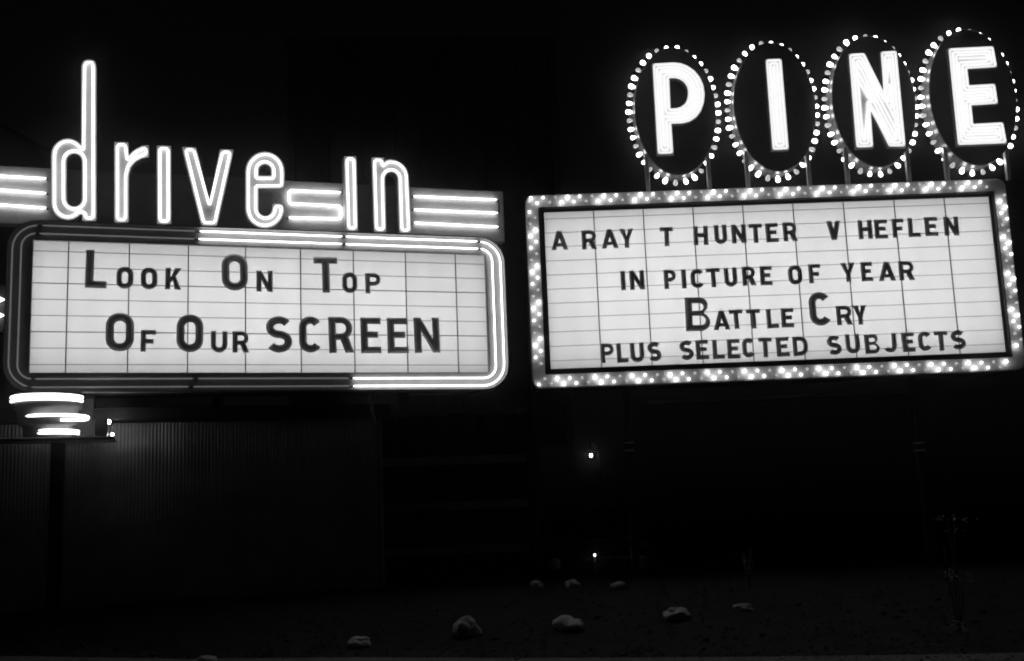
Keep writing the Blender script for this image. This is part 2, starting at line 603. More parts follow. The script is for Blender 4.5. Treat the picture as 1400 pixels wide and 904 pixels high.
def channel_letter(name, root, conv, outer, holes, depth, lip, tubes, tm, y0, rr, base_m="face"):
    """pixel loops -> a lipped metal letter with neon following its outline; y0 is where its back sits"""
    o2 = ccw([conv(*p) for p in outer]); hs = [ccw([conv(*p) for p in h]) for h in holes]
    bm = bmesh.new()
    yf = y0 - depth
    for l, sg in [(o2, 1)] + [(h, -1) for h in hs]:
        a = ring3(bm, l, y0); b = ring3(bm, l, yf - lip); c = ring3(bm, offset(l, .006 * sg), yf - lip); d = ring3(bm, offset(l, .006 * sg), yf + .004)
        bridge(bm, a, b); bridge(bm, b, c); bridge(bm, c, d)
    lt = new(name, bm, "lip", root)
    bm = bmesh.new()
    fill(bm, [ring3(bm, l, yf) for l in [offset(o2, .005)] + [offset(h, -.005) for h in hs]])
    new("letter_face", bm, base_m, lt)
    for ins in tubes:
        for l, sg in [(o2, 1)] + [(h, -1) for h in hs]:
            if ins < 0 and sg < 0:
                continue
            p = offset(l, abs(ins) * sg)
            # resample so sharp corners bend rather than pinch
            P = []
            for i in range(len(p)):
                A_, B_ = Vector(p[i]), Vector(p[(i + 1) % len(p)])
                L_ = (B_ - A_).length
                if L_ > .06:
                    P += [tuple(A_ + (B_ - A_).normalized() * .014), tuple(A_.lerp(B_, .5)), tuple(B_ - (B_ - A_).normalized() * .014)]
                else:
                    P.append(tuple(A_.lerp(B_, .5)))
            neon(lt, P, yf - .026, rr, tm, closed=True)
    return lt

def pxarc(cx, cy, r, a0, a1, n=12):                  # image arcs: y runs down
    return [(cx + r * math.cos(R(a0 + (a1 - a0) * i / n)), cy - r * math.sin(R(a0 + (a1 - a0) * i / n))) for i in range(n + 1)]

d_out = [(132.3, 303), (112.2, 303), (112.2, 294.5)] + pxarc(92.8, 278.5, 23.0, -42, -180) + pxarc(92.8, 212.5, 23.0, 180, 38) + [(111.2, 90), (113.5, 84), (118, 82), (126, 82), (130, 84), (132, 90)]
d_hole = pxarc(101.6, 221, 10.2, 0, 180) + pxarc(101.6, 272.2, 10.2, 180, 360)
r_out = [(156.1, 305), (156, 194.2), (176, 194.6), (176.2, 213), (181, 207), (187, 203), (195, 199.6), (204, 198.4), (204, 215.5), (195, 217), (186, 221.5), (179.5, 229), (176.4, 240), (176.2, 305)]
i_out = [(214, 199.3), (234.2, 199.8), (234.4, 307.2), (214.4, 307)]
v_out = [(248.3, 201), (268.3, 201.7), (286.3, 277), (300.5, 204.3), (319.9, 204.8), (297, 309.3), (275, 308.9)]
e_out = [(389.1, 258.5), (353.6, 258.5)] + pxarc(362.7, 286, 9.1, 180, 360) + [(371.8, 278), (388.9, 279)] + pxarc(362.1, 286, 26.9, 0, -180) + pxarc(362.1, 234.5, 27, 180, 0)
e_hole = [(370.2, 240.4), (354, 240.4)] + pxarc(362.1, 233.4, 8.1, 180, 0)
i2_out = [(469.9, 213.7), (487.4, 214), (489.7, 316.5), (472.7, 316.2)]
n_out = [(507.7, 215.4), (525.2, 215.8), (525.4, 221.2)] + pxarc(533.8, 243.5, 25.2, 105, 0) + [(562.6, 319.3), (545.4, 319)] + pxarc(534.8, 244.5, 8.4, 0, 180)[0:] + [(528.1, 318), (510.8, 317.6)]
for outl, hl in ((d_out, [d_hole]), (r_out, []), (i_out, []), (v_out, []), (e_out, [e_hole]), (i2_out, []), (n_out, [])):
    channel_letter("channel_letter", hd, H, outl, hl, .15, .018, (.035,), "neon_letter", .098, .012)

# ------------------------------------------------------------------ right marquee (bulb border)
right = thing("marquee_sign", "lit readerboard bordered by chasing bulbs on two steel posts, under the four ovals", "sign", RP.o, RP.yaw)
qx0 = mean(RP(743.2, 291.4)[0], RP(753.1, 503.8)[0]); qx1 = mean(RP(1351, 268.4)[0], RP(1374, 484.4)[0])
qz1 = mean(*[RP(a, b)[1] for a, b in ((743, 291.4), (946, 284.8), (1151, 277), (1351, 268.4))]); qz0 = mean(*[RP(a, b)[1] for a, b in ((753, 503.8), (961, 496.1), (1170.7, 489.5), (1374, 484.4))])
rm = [mean(RP(*a)[0], RP(*b)[0]) for a, b in (((810.5, 289.1), (822.8, 500.5)), ((878.2, 287.1), (891.8, 498.1)), ((946.2, 284.8), (961.2, 496.1)), ((1014.2, 282.1), (1030.8, 493.8)), ((1082.6, 279), (1100.7, 492.2)), ((1151.8, 277), (1170.7, 489.5)), ((1220.4, 273.5), (1242, 487.8)), ((1288.9, 271.8), (1312.3, 484.4)))]
O_ = .10
bx0 = mean(RP(717.5, 275, O_)[0], RP(728.5, 515, O_)[0]); bx1 = mean(RP(1376, 252, O_)[0], RP(1402.5, 505, O_)[0])
bz1 = mean(RP(740, 265.9, O_)[1], RP(1360, 245, O_)[1]); bz0 = mean(RP(745, 528, O_)[1], RP(1225, 516, O_)[1])
nx0 = mean(RP(735, 283, O_)[0], RP(746, 510, O_)[0]); nx1 = mean(RP(1360, 262, O_)[0], RP(1384, 489, O_)[0])
nz1 = mean(RP(737, 283, O_)[1], RP(1357, 262, O_)[1]); nz0 = mean(RP(747, 510.5, O_)[1], RP(1382, 490.5, O_)[1])
bm = bmesh.new()
A = ring3(bm, rrect(bx0 + .01, bz0 + .01, bx1 - .01, bz1 - .01, .1, 6), .004)
B = ring3(bm, rrect(bx0 + .01, bz0 + .01, bx1 - .01, bz1 - .01, .1, 6), .6)
bridge(bm, A, B); bm.faces.new(B)
new("cabinet", bm, "cabinet", right)
bm = bmesh.new()
rg = [ring3(bm, rrect(bx0, bz0, bx1, bz1, .11, 6), -.002), ring3(bm, rrect(bx0, bz0, bx1, bz1, .11, 6), -.09),
      ring3(bm, rrect(bx0 + .012, bz0 + .012, bx1 - .012, bz1 - .012, .10, 6), -.10), ring3(bm, rrect(nx0, nz0, nx1, nz1, .01, 6), -.10)]
for a, b in zip(rg, rg[1:]):
    bridge(bm, a, b)
new("bulb_band", bm, "band", right)
bm = bmesh.new()
c = .004
rg = [ring3(bm, rrect(nx0 + .0005, nz0 + .0005, nx1 - .0005, nz1 - .0005, .01, 6), -.101), ring3(bm, rrect(nx0 + .014, nz0 + .014, nx1 - .014, nz1 - .014, .01, 6), -.101), ring3(bm, rrect(nx0 + .014, nz0 + .014, nx1 - .014, nz1 - .014, .01, 6), -.05),
      ring3(bm, rrect(qx0, qz0, qx1, qz1, .005, 6), -.03), ring3(bm, rrect(qx0, qz0, qx1, qz1, .005, 6), -.002)]
for a, b in zip(rg, rg[1:]):
    bridge(bm, a, b)
new("bezel", bm, "bezel", right)
sheets(right, qx0, qx1, qz0, qz1, rm, -.016, 8)
lightbox(right, qx0, qx1, qz0, qz1, rm)
zz = [RP(809.5, 240 + v / 3.014)[1] for v in (175, 232, 290)] + [RP(819, 240 + v / 3.014)[1] for v in (640, 698, 758)]
k = (zz[0] - zz[-1]) / 10
for i in range(11):
    z = zz[0] - k * i
    bm = bmesh.new()
    box(bm, qx0, -.026, z - .003, qx1, -.019, z + .003)
    new("letter_track", bm, "rail", right)

# bulbs ---------------------------------------------------------------
def bulb_mesh(m):
    bm = bmesh.new()
    lathe(bm, [(.012, -.03), (.016, -.028), (.016, -.004), (.0125, .0)], 10, mi=1)
    lathe(bm, [(.0115, .0005), (.014, .010), (.019, .022), (.0215, .034), (.020, .046), (.013, .055), (.004, .058)], 10)
    o = new("bulb", bm, [m, "socket"])
    me = o.data
    me.transform(Matrix.Scale(.84, 4))
    bpy.data.objects.remove(o)
    return me
BM = {k: bulb_mesh(k) for k in ("bulb_on", "bulb_mid", "bulb_low", "bulb_off")}
def bulb(root, p, d, kind, name="bulb", size=1):
    o = bpy.data.objects.new(name, BM[kind])
    COL.objects.link(o)
    o.parent = root
    o.location = p
    o.scale = (size,) * 3
    o.rotation_euler = Vector(d).to_track_quat('Z', 'Y').to_euler()
    return o

sp = .149
def row(x0, z0, x1, z1, n):
    return [(x0 + (x1 - x0) * (i + .0) / (n - 1), z0 + (z1 - z0) * i / (n - 1)) for i in range(n)]
t = (nx0 - bx0)
lay = []
for zz_, sgn, ph in ((bz1, -1, 0), (bz0, 1, 1)):
    for rr_, fr in ((0, .30), (1, .72)):
        n = int((bx1 - bx0 - .1) / sp)
        for i in range(n):
            x = bx0 + .07 + (i + .5 * rr_) * sp
            lay.append((x, zz_ + sgn * t * fr, (i + rr_ * 1 + ph) % 3))
for xx, sgn, ph in ((bx0, 1, 1), (bx1, -1, 2)):
    for rr_, fr in ((0, .30), (1, .72)):
        n = int((bz1 - bz0 - .35) / sp)
        for i in range(n):
            z = bz1 - .22 - (i + .5 * rr_) * sp
            lay.append((xx + sgn * t * fr, z, (i + rr_ + ph) % 3))
KIND = ("bulb_on", "bulb_mid", "bulb_low")
lay.sort(key=lambda a: (a[2] == 2, -a[0]))           # lit ones nearest the camera side first
rnd = random.Random(4)
for x, z, k in lay[:100]:
    bulb(right, (x, -.108, z), (rnd.uniform(-.1, .1), -1, rnd.uniform(-.1, .1)), KIND[k])
bm = bmesh.new()
for x, z, k in lay[100:]:
    M4 = Matrix.Translation((x, -.108, z)) @ Matrix.Rotation(R(90), 4, 'X') @ Matrix.Scale(.84, 4)
    lathe(bm, [(.012, -.005), (.016, -.004), (.016, -.001), (.0125, .0)], 10, M4, 3)
    lathe(bm, [(.0115, .0005), (.014, .010), (.019, .022), (.0215, .034), (.020, .046), (.013, .055), (.004, .058)], 10, M4, k)
o = new("border_bulbs", bm, ["bulb_on", "bulb_mid", "bulb_low", "socket"], right)
o["kind"] = "stuff"

# posts, cross beam, loose cable
for px, py in ((857, 560), (1252, 560)):
    x, z = RP(px, py, -.25)
    bm = bmesh.new()
    box(bm, x - .045, .20, -.3, x + .045, .30, bz0 + .005)
    bevel(bm, .008, 1)
    ps = new("support_post", bm, "post", right)
    for dz in (0, -.09):
        zz_ = RP(px, 606, -.25)[1] + dz
        bm = bmesh.new()
        box(bm, x - .055, .185, zz_ - .012, x + .055, .315, zz_ + .012)
        bevel(bm, .005, 1)
        new("collar", bm, "border", ps)
a, b = RP(885, 547, -.2), RP(1235, 541, -.2)
bm = bmesh.new()
box(bm, a[0], .12, mean(a[1], b[1]) - .03, b[0], .20, mean(a[1], b[1]) + .03)
bevel(bm, .006, 1)
new("cross_beam", bm, "post", right)
bm = bmesh.new()
pts = [RP(790, 527, -.1), RP(788, 537, -.1), RP(784, 546, -.1), RP(771, 553, -.1), RP(768, 560, -.1)]
tube(bm, [(p[0], .1, p[1]) for p in pts], .010)
new("loose_cable", bm, "post", right)

# ------------------------------------------------------------------ four bulb-rimmed ovals
P_out = [(898.4, 212), (891.2, 87), (920, 85.4)] + [(930, 86.3), (940, 90), (950, 97), (957.5, 106.5), (962, 117), (963.8, 129), (962.8, 141), (959, 152), (952.5, 161), (943.5, 167.2), (933, 170), (918.4, 170.4), (921.1, 211.2)]
P_hole = [(915.4, 108.3), (922, 108), (929, 109.6), (935, 114), (938.8, 120), (940, 127.5), (939, 135.5), (935.8, 142), (930, 146.4), (924, 148), (917.2, 148.2)]
I_out = [(1045.7, 81.2), (1068.7, 80.3), (1078.8, 205.5), (1055.2, 206.4)]
N_out = [(1159.3, 73.8), (1181.7, 72.3), (1208.6, 130.5), (1202.6, 70.8), (1225.9, 69.3), (1238.4, 201.6), (1214.5, 201.6), (1188.6, 147.5), (1194.2, 202.2), (1169.7, 203.1)]
E_out = [(1295.2, 66.3), (1358, 63.3), (1363.4, 93.0), (1322.7, 95.5), (1325, 116.6), (1360.3, 114.5), (1364.6, 143), (1328.2, 145.4), (1330.7, 169.3), (1371.3, 167), (1376.7, 197), (1308.6, 199.6)]
cen = [(923.5, 153), (1059, 146.5), (1196, 139.5), (1331, 137)]
cc = [RP(*c, .14) for c in cen]
oz = mean(*[c[1] for c in cc])
step_ = (cc[3][0] - cc[0][0]) / 3
arx = .505; arz = .83
top = bz1                                             # the ovals stand on the top of the cabinet
for k, (outl, hl, ch) in enumerate(((P_out, [P_hole], "P"), (I_out, [], "I"), (N_out, [], "N"), (E_out, [], "E"))):
    xc = cc[0][0] + step_ * k
    wp = RP.o + RP.u * xc + Vector((0, 0, top))
    ov = thing("oval_letter_sign", f"upright black oval ringed with bulbs, holding a white neon letter {ch}", "sign", wp, RP.yaw, "bulb rimmed ovals spelling the name on top of the right marquee")
    zc = oz - top + (0, .01, .035, .045)[k]
    gr_ = (1, 1.01, 1.03, 1.07)[k]
    arx, arz = .505 * gr_, .83 * gr_
    def CV(px, py, xc=xc):
        a, b = RP(px, py, .20)
        return (a - xc, b - top)
    el = [(arx * math.cos(2 * PI * i / 64), zc + arz * math.sin(2 * PI * i / 64)) for i in range(64)]
    bm = bmesh.new()
    fr, bk = -.14, .14
    stepped(bm, el, [], [(0, bk), (0, fr + .012), (.012, fr)])
    for f in bm.faces:
        f.material_index = 0 if all(v.co.y < fr + .02 for v in f.verts) or all(v.co.y > bk - .02 for v in f.verts) else 1
    new("oval_board", bm, ["oval", "rim"], ov)
    lt = channel_letter("channel_letter", ov, CV, outl, hl, .05, .022, (.022, .060, .098), "neon_pine", fr - .001, .0125, "pface")
    if ch == "N":                                    # straight runs that fill the wide diagonal
        for a, b in (((1168.5, 90), (1222, 193)), ((1172.5, 87), (1226, 191)), ((1176, 84), (1229, 186)), ((1170, 103), (1186, 134)), ((1211, 139), (1227.5, 171)), ((1181.5, 113), (1190.5, 141)), ((1186.5, 116), (1196, 140)), ((1190, 119), (1203, 146)), ((1211.5, 116), (1214.5, 139)), ((1216, 116), (1219, 148))):
            neon(lt, [CV(*a), CV((a[0] + b[0]) / 2, (a[1] + b[1]) / 2), CV(*b)], fr - .001 - .05 - .026, .0125, "neon_pine", ends=False)
    if ch == "E":
        for a, b in (((1311, 80.5), (1354, 78.8)), ((1316, 131.4), (1356, 129.6)), ((1321, 184.4), (1368, 182)), ((1310.5, 92), (1321, 172))):
            neon(lt, [CV(*a), CV((a[0] + b[0]) / 2, (a[1] + b[1]) / 2), CV(*b)], fr - .001 - .05 - .026, .0125, "neon_pine", ends=False)
    # bulbs stand out of the rim
    per = PI * (3 * (arx + arz) - math.sqrt((3 * arx + arz) * (arx + 3 * arz)))
    nb = 39
    th = 0; acc = 0; out = []
    N_ = 2000
    s = 0
    prev = (arx, 0)
    tot = []
    for i in range(1, N_ + 1):
        a = 2 * PI * i / N_
        p = (arx * math.cos(a), arz * math.sin(a))
        s += math.dist(p, prev); prev = p
        tot.append((s, a))
    for j in range(nb):
        sj = tot[-1][0] * (j + .3 * k) / nb
        a = next((a for q_, a in tot if q_ >= sj % tot[-1][0]), 0)
        nrm = Vector((math.cos(a) / arx, 0, math.sin(a) / arz)).normalized()
        p = Vector((arx * math.cos(a), .012, zc + arz * math.sin(a))) + nrm * .012
        bulb(ov, p, nrm + Vector((rnd.uniform(-.08, .08), rnd.uniform(-.12, .06), 0)), ("bulb_on", "bulb_on", "bulb_low")[(j + k) % 3], size=rnd.uniform(1.35, 1.7))
    for dx in (-.38, .38):
        zz_ = zc - arz * math.sqrt(1 - (dx / arx) ** 2)
        bm = bmesh.new()
        box(bm, dx - .024, -.06, -.01, dx + .024, .0, zz_ + .03)
        bevel(bm, .004, 1)
        new("leg", bm, "leg_metal", ov)

# ------------------------------------------------------------------ changeable letters
def ribbon(pl, s, c0=True):
    L_, R_ = [], []
    k = len(pl)
    for i in range(k):
        p = Vector(pl[i])
        t0 = (p - Vector(pl[i - 1])).normalized() if i else None
        t1 = (Vector(pl[i + 1]) - p).normalized() if i < k - 1 else None
        t0 = t0 or t1; t1 = t1 or t0
        n0, n1 = Vector((-t0.y, t0.x)), Vector((-t1.y, t1.x))
        m = (n0 + n1).normalized()
        m = m / max(m.dot(n0), .5)
        L_.append(tuple(p + m * s / 2)); R_.append(tuple(p - m * s / 2))
    return L_ + R_[::-1]

def glyph(ch, w, h, s):
    m = h * .52
    if ch == "I": return [(0, 0), (w, 0), (w, h), (0, h)], []
    if ch == "L": return [(0, 0), (w, 0), (w, s * .9), (s, s * .9), (s, h), (0, h)], []
    if ch == "T": return [(w / 2 - s / 2, 0), (w / 2 + s / 2, 0), (w / 2 + s / 2, h - s * .9), (w, h - s * .9), (w, h), (0, h), (0, h - s * .9), (w / 2 - s / 2, h - s * .9)], []
    if ch == "H": return [(0, 0), (s, 0), (s, m - s / 2), (w - s, m - s / 2), (w - s, 0), (w, 0), (w, h), (w - s, h), (w - s, m + s / 2 * .9), (s, m + s / 2 * .9), (s, h), (0, h)], []
    if ch == "E":
        b = s * .88
        return [(0, 0), (w, 0), (w, b), (s, b), (s, m - b / 2), (w * .86, m - b / 2), (w * .86, m + b / 2), (s, m + b / 2), (s, h - b), (w, h - b), (w, h), (0, h)], []
    if ch == "F":
        b = s * .88
        return [(0, 0), (s, 0), (s, m - b * .7), (w * .86, m - b * .7), (w * .86, m + b * .3), (s, m + b * .3), (s, h - b), (w, h - b), (w, h), (0, h)], []
    if ch == "N":
        s = min(s, w * .36)
        y1 = h * (1 - s / (w - s))
        return [(0, 0), (s, 0), (s, y1), (w - s, 0), (w, 0), (w, h), (w - s, h), (w - s, h - y1), (s, h), (0, h)], []
    if ch == "V":
        q = 1.12 * s
        t = (w / 2 - q) / (w / 2 - q / 2)
        return [(0, h), (w / 2 - q / 2, 0), (w / 2 + q / 2, 0), (w, h), (w - q, h), (w / 2, h * (1 - t)), (q, h)], []
    if ch == "Y":
        q = 1.12 * s
        return [(w / 2 - s / 2, 0), (w / 2 + s / 2, 0), (w / 2 + s / 2, .40 * h), (w, h), (w - q, h), (w / 2, .60 * h), (q, h), (0, h), (w / 2 - s / 2, .40 * h)], []
    if ch == "A":
        q = 1.05 * s
        xr = lambda y: q + (w / 2 - q / 2) * y / h
        b0, b1 = .17 * h, .17 * h + .75 * s
        yt = h * (w / 2 - q) / (w / 2 - q / 2)
        return [(0, 0), (q, 0), (xr(b0), b0), (w - xr(b0), b0), (w - q, 0), (w, 0), (w / 2 + q / 2, h), (w / 2 - q / 2, h)], [[(xr(b1), b1), (w - xr(b1), b1), (w / 2, max(yt, b1 + .1 * h))]]
    if ch == "K":
        Pt = lambda t: (s + (w - s) * t, .28 * h + .72 * h * t)
        return [(0, 0), (s, 0), (s, .28 * h), Pt(.2), (w - 1.25 * s, 0), (w, 0), Pt(.48), (w, h), (w - 1.25 * s, h), (s, .55 * h), (s, h), (0, h)], []
    if ch == "U":
        r = w / 2 - s / 2
        return ribbon([(s / 2, h)] + arc(w / 2, s / 2 + r, r, 180, 360, 12) + [(w - s / 2, h)], s), []
    if ch == "O":
        return rrect(0, 0, w, h, w * .47, 8), [rrect(s, s, w - s, h - s, (w - 2 * s) * .47, 8)]
    if ch == "C":
        r = w / 2 - s / 2
        cx = w / 2
        return ribbon(arc(cx, h - s / 2 - r, r, 28, 180, 12) + arc(cx, s / 2 + r, r, 180, 332, 12), s), []
    if ch == "S":
        r = (h - s) / 4
        rx = w / 2 - s / 2
        return ribbon(arc(w / 2, h - s / 2 - r, rx, 30, 262, 14, r) + arc(w / 2, s / 2 + r, rx, 82, -150, 14, r), s), []
    if ch == "J":
        r = w / 2 - s / 2
        return ribbon([(w - s / 2, h)] + arc(w / 2, s / 2 + r, r, 0, -155, 12), s), []
    if ch == "D":
        r = min(h * .4, w * .62)
        o_ = [(0, 0)] + arc(w - r, r, r, -90, 0, 8) + arc(w - r, h - r, r, 0, 90, 8) + [(0, h)]
        return o_, [offset(o_, s * .95)]
    if ch in "PR":
        pb = .38 * h if ch == "P" else .36 * h
        r = (h - pb) / 2
        cx = w - r * (1 if ch == "P" else 1.08)
        q = s * .86
        hole = [(s, pb + q)] + arc(cx, pb + r, max(r - q, .012), -90, 90, 10) + [(s, h - q)]
        if ch == "P":
            return [(0, 0), (s, 0), (s, pb)] + arc(cx, pb + r, r, -90, 90, 14) + [(0, h)], [hole]
        return [(0, 0), (s, 0), (s, pb), (w * .46, pb), (w - 1.15 * s, 0), (w, 0), (w * .80, pb + r * .16)] + arc(cx, pb + r, r, -52, 90, 12) + [(0, h)], [hole]
    if ch == "B":
        m = .53 * h
        r0, r1 = m / 2, (h - m) / 2
        q = s * .85
        c0, c1 = w - r0, w * .93 - r1
        o_ = [(0, 0)] + arc(c0, r0, r0, -90, 66, 12) + arc(c1, m + r1, r1, -60, 90, 12) + [(0, h)]
        h0 = [(s, q)] + arc(c0, q + (m - 1.45 * q) / 2, (m - 1.45 * q) / 2, -90, 90, 8) + [(s, m - .45 * q)]
        rr_ = (h - q - m - .4 * q) / 2
        h1 = [(s, m + .4 * q)] + arc(c1, m + .4 * q + rr_, rr_, -90, 90, 8) + [(s, h - q)]
        return o_, [h0, h1]
    raise ValueError(ch)

ORD = ["first", "second", "third", "fourth", "fifth", "sixth", "seventh", "eighth"]
def letters(pl, line, zb_pts, zt_pts, big, where, wordname, group):
    """line: list of words; a word is a list of (char, px left, px right, size)"""
    zb = mean(*[pl(*p, .05)[1] for p in zb_pts])
    zt = mean(*[pl(*p, .05)[1] for p in zt_pts])
    Hs = zt - zb
    ymid = mean(*[p[1] for p in zb_pts])
    for wi, word in enumerate(line):
        for li, (ch, a, b, sz) in enumerate(word):
            # the row's height in the picture at this letter
            xa, xb = zb_pts[0], zb_pts[-1]
            yy = xa[1] + (xb[1] - xa[1]) * ((a + b) / 2 - xa[0]) / max(xb[0] - xa[0], 1) - 12
            h = big if sz else Hs
            # left and right edges measured mid letter
            x0, x1 = pl(a, yy, .05)[0], pl(b, yy, .05)[0]
            if pl is RP and ch not in "I":
                x0 += .004; x1 -= .004
            wd = x1 - x0
            s = (.205 if sz else .235) * h
            out, holes = glyph(ch, wd, h, s)
            bm = bmesh.new()
            out = [(x - wd / 2, z) for x, z in out]
            holes = [[(x - wd / 2, z) for x, z in hh] for hh in holes]
            bv = s * .30
            stepped(bm, out, holes, [(0, 0), (0, -.012), (bv, -.034 if sz else -.028)])
            rl = random.Random(hash((ch, a)) & 0xffff)
            o = new("marquee_letter", bm, "letter" if pl is LP else "letter2")
            dz = rl.uniform(-.006, .006)
            o.location = pl.o + pl.u * ((x0 + x1) / 2) - pl.n * .030 + Vector((0, 0, zb + dz))
            o.rotation_euler = (0, R(rl.uniform(-1.3, 1.3)), pl.yaw)
            wn = wordname[wi]
            pos = "only letter" if len(word) == 1 else f"{ORD[li]} letter"
            tag(o, f"{'large' if sz else 'small'} black letter {ch}, {pos} of {wn} {where}", "letter", group)

GL, GR = "changeable letters on the left readerboard", "changeable letters on the right readerboard"
bigL = mean(LP(130, 341.3, .05)[1] - LP(130, 393, .05)[1], LP(585, 435, .05)[1] - LP(585, 482.7, .05)[1])
letters(LP, [[("L", 116, 145.6, 1), ("O", 158.9, 182.3, 0), ("O", 192.6, 215.5, 0), ("K", 225.4, 247.9, 0)], [("O", 303.6, 339.4, 1), ("N", 350.6, 373.2, 0)], [("T", 430, 462.4, 1), ("O", 468.1, 488.9, 0), ("P", 500, 521, 0)]],
        [(130, 393), (236, 395.3), (360, 398.2), (510, 401)], [(170, 364), (236, 366), (360, 369), (510, 373.6)], bigL, "in the upper line, left board", ["LOOK", "ON", "TOP"], GL)
letters(LP, [[("O", 144, 183, 1), ("F", 192, 212.8, 0)], [("O", 241, 277.8, 1), ("U", 288, 310.9, 0), ("R", 318, 340.9, 0)], [("S", 363.9, 399.8, 1), ("C", 409.4, 440.6, 1), ("R", 450.3, 484.4, 1), ("E", 493.7, 521.6, 1), ("E", 530.3, 558.9, 1), ("N", 567.4, 602.3, 1)]],
        [(164, 480.6), (260, 481), (400, 482), (585, 482.7)], [(202, 451.4), (300, 452), (330, 452)], bigL, "in the lower line, left board", ["OF", "OUR", "SCREEN"], GL)
z_ = 0
letters(RP, [[("A", 753, 777.2, z_)], [("R", 795, 816.5, z_), ("A", 821.7, 846, z_), ("Y", 846.9, 867, z_)], [("T", 901.9, 921, z_)], [("H", 947.7, 968.6, z_), ("U", 976.6, 994.9, z_), ("N", 1000, 1020.9, z_), ("T", 1023.7, 1042.9, z_), ("E", 1047, 1065, z_), ("R", 1070.6, 1090.9, z_)], [("V", 1130, 1150, z_)], [("H", 1173.4, 1193.4, z_), ("E", 1195.7, 1214.3, z_), ("F", 1220, 1237, z_), ("L", 1241.4, 1259, z_), ("E", 1264.3, 1282.9, z_), ("N", 1290.6, 1311.4, z_)]],
        [(765, 341), (911, 336.6), (1080, 330.9), (1301, 321)], [(765, 314.8), (911, 310), (1080, 304.5), (1301, 296.3)], .3, "in the top line, right board", ["the first word", "the second word", "the third word", "the fourth word", "the fifth word", "the last word"], GR)
letters(RP, [[("I", 848.9, 855.5, 0), ("N", 860.8, 881.9, 0)], [("P", 907.6, 925.2, 0), ("I", 932, 938.6, 0), ("C", 943.8, 963.6, 0), ("T", 965.8, 985.6, 0), ("U", 990.3, 1009, 0), ("R", 1014.8, 1034.3, 0), ("E", 1039, 1056.3, 0)], [("O", 1077.6, 1097.8, 0), ("F", 1105.6, 1122.9, 0)], [("Y", 1150, 1170.4, 0), ("E", 1177.3, 1194, 0), ("A", 1200.8, 1225, 0), ("R", 1229, 1251, 0)]],
        [(865, 395.8), (1048, 390), (1160, 385.2), (1240, 382.7)], [(865, 369.5), (1048, 363.6), (1240, 356.6)], .3, "in the second line, right board", ["IN", "PICTURE", "OF", "YEAR"], GR)
bigR = mean(RP(955, 405.3, .05)[1] - RP(955, 451.4, .05)[1], RP(1120, 399.3, .05)[1] - RP(1120, 445.4, .05)[1])
letters(RP, [[("B", 937, 971.4, 1), ("A", 975, 998.9, 0), ("T", 997.6, 1017, 0), ("T", 1021, 1040.6, 0), ("L", 1048, 1065, 0), ("E", 1067.9, 1086, 0)], [("C", 1107.5, 1138, 1), ("R", 1144, 1166.4, 0), ("Y", 1166.9, 1186.3, 0)]],
        [(955, 451.4), (1075, 447.5), (1176, 444.3)], [(986, 424.4), (1076, 421.2), (1176, 417)], bigR, "in the third line, right board", ["the first word", "the second word"], GR)
letters(RP, [[("P", 820.6, 840, 0), ("L", 843, 859.4, 0), ("U", 861.6, 881.6, 0), ("S", 885.4, 905, 0)], [("S", 929, 949, 0), ("E", 951.4, 969.6, 0), ("L", 974, 991.4, 0), ("E", 994, 1012.4, 0), ("C", 1015, 1033.6, 0), ("T", 1037, 1056, 0), ("E", 1061.6, 1080, 0), ("D", 1084, 1105.4, 0)], [("S", 1131.4, 1151.6, 0), ("U", 1156.6, 1177, 0), ("B", 1182.6, 1203.4, 0), ("J", 1207.6, 1226.6, 0), ("E", 1233.6, 1252, 0), ("C", 1255.6, 1275, 0), ("T", 1278, 1297, 0), ("S", 1301, 1321.4, 0)]],
        [(830, 495), (1070, 488), (1311, 479)], [(830, 468.4), (1070, 461.4), (1311, 452.2)], .3, "in the bottom line, right board", ["PLUS", "SELECTED", "SUBJECTS"], GR)

# ------------------------------------------------------------------ neon-banded pylon below the left corner
def wl(px, py, y):
    return at_depth(px, py, y)
pc = LP(66, 560)[0]
pw = LP.o + LP.u * pc
pyl = thing("neon_pylon", "stubby drum with three bright neon bands on a dark post, under the left board's corner", "sign base", (pw.x, pw.y, G), LP.yaw)
zl = LP(70, 599, .3)[1]
r0 = .455
zd = [LP(66, p, .3)[1] for p in (534, 556, 557.5, 579, 580.5)]
bm = bmesh.new()
lathe(bm, [(.20, zl + .002), (.235, zl + .02), (.245, zd[4]), (.29, zd[3]), (.30, zd[2]), (.335, zd[1]), (.345, fz0 - .02)], 48)
new("drum", bm, "drum", pyl)
bm = bmesh.new()
xk = LP(125.5, 570, 0)[0] - pc
box(bm, xk - .5, .24, zl + .002, xk, .42, fz0 - .02)
bevel(bm, .02, 2)
new("back_column", bm, "drum", pyl)
def ring_arc(px_a, px_b, py, hook=False, dbl=0, rad=.012):
    z = LP(66, py, .36)[1]
    xa_, xb_ = LP(px_a, py, .1)[0] - pc, LP(px_b, py, .1)[0] - pc
    xc_, r = (xa_ + xb_) / 2, (xb_ - xa_) / 2 / math.sin(R(80))
    for dz in ([-dbl, dbl] if dbl else [0]):
        pts = [(xc_ + r * math.sin(R(-80 + 160 * i / 28)), -r * math.cos(R(-80 + 160 * i / 28)), z + dz) for i in range(29)]
        if hook:
            q1 = Vector(pts[-1])
            pts += [tuple(q1 + Vector((.012, -.02, -.012))), tuple(q1 + Vector((.006, -.05, -.030)))]
            pts += [(xc_ + (r + .03) * math.sin(R(66 - 13 * i)), -(r + .03) * math.cos(R(66 - 13 * i)), z - .045 - .002 * i) for i in range(1, 5)]
        bm = bmesh.new()
        tube(bm, pts, rad)
        new("neon_ring", bm, "neon_ring", pyl)
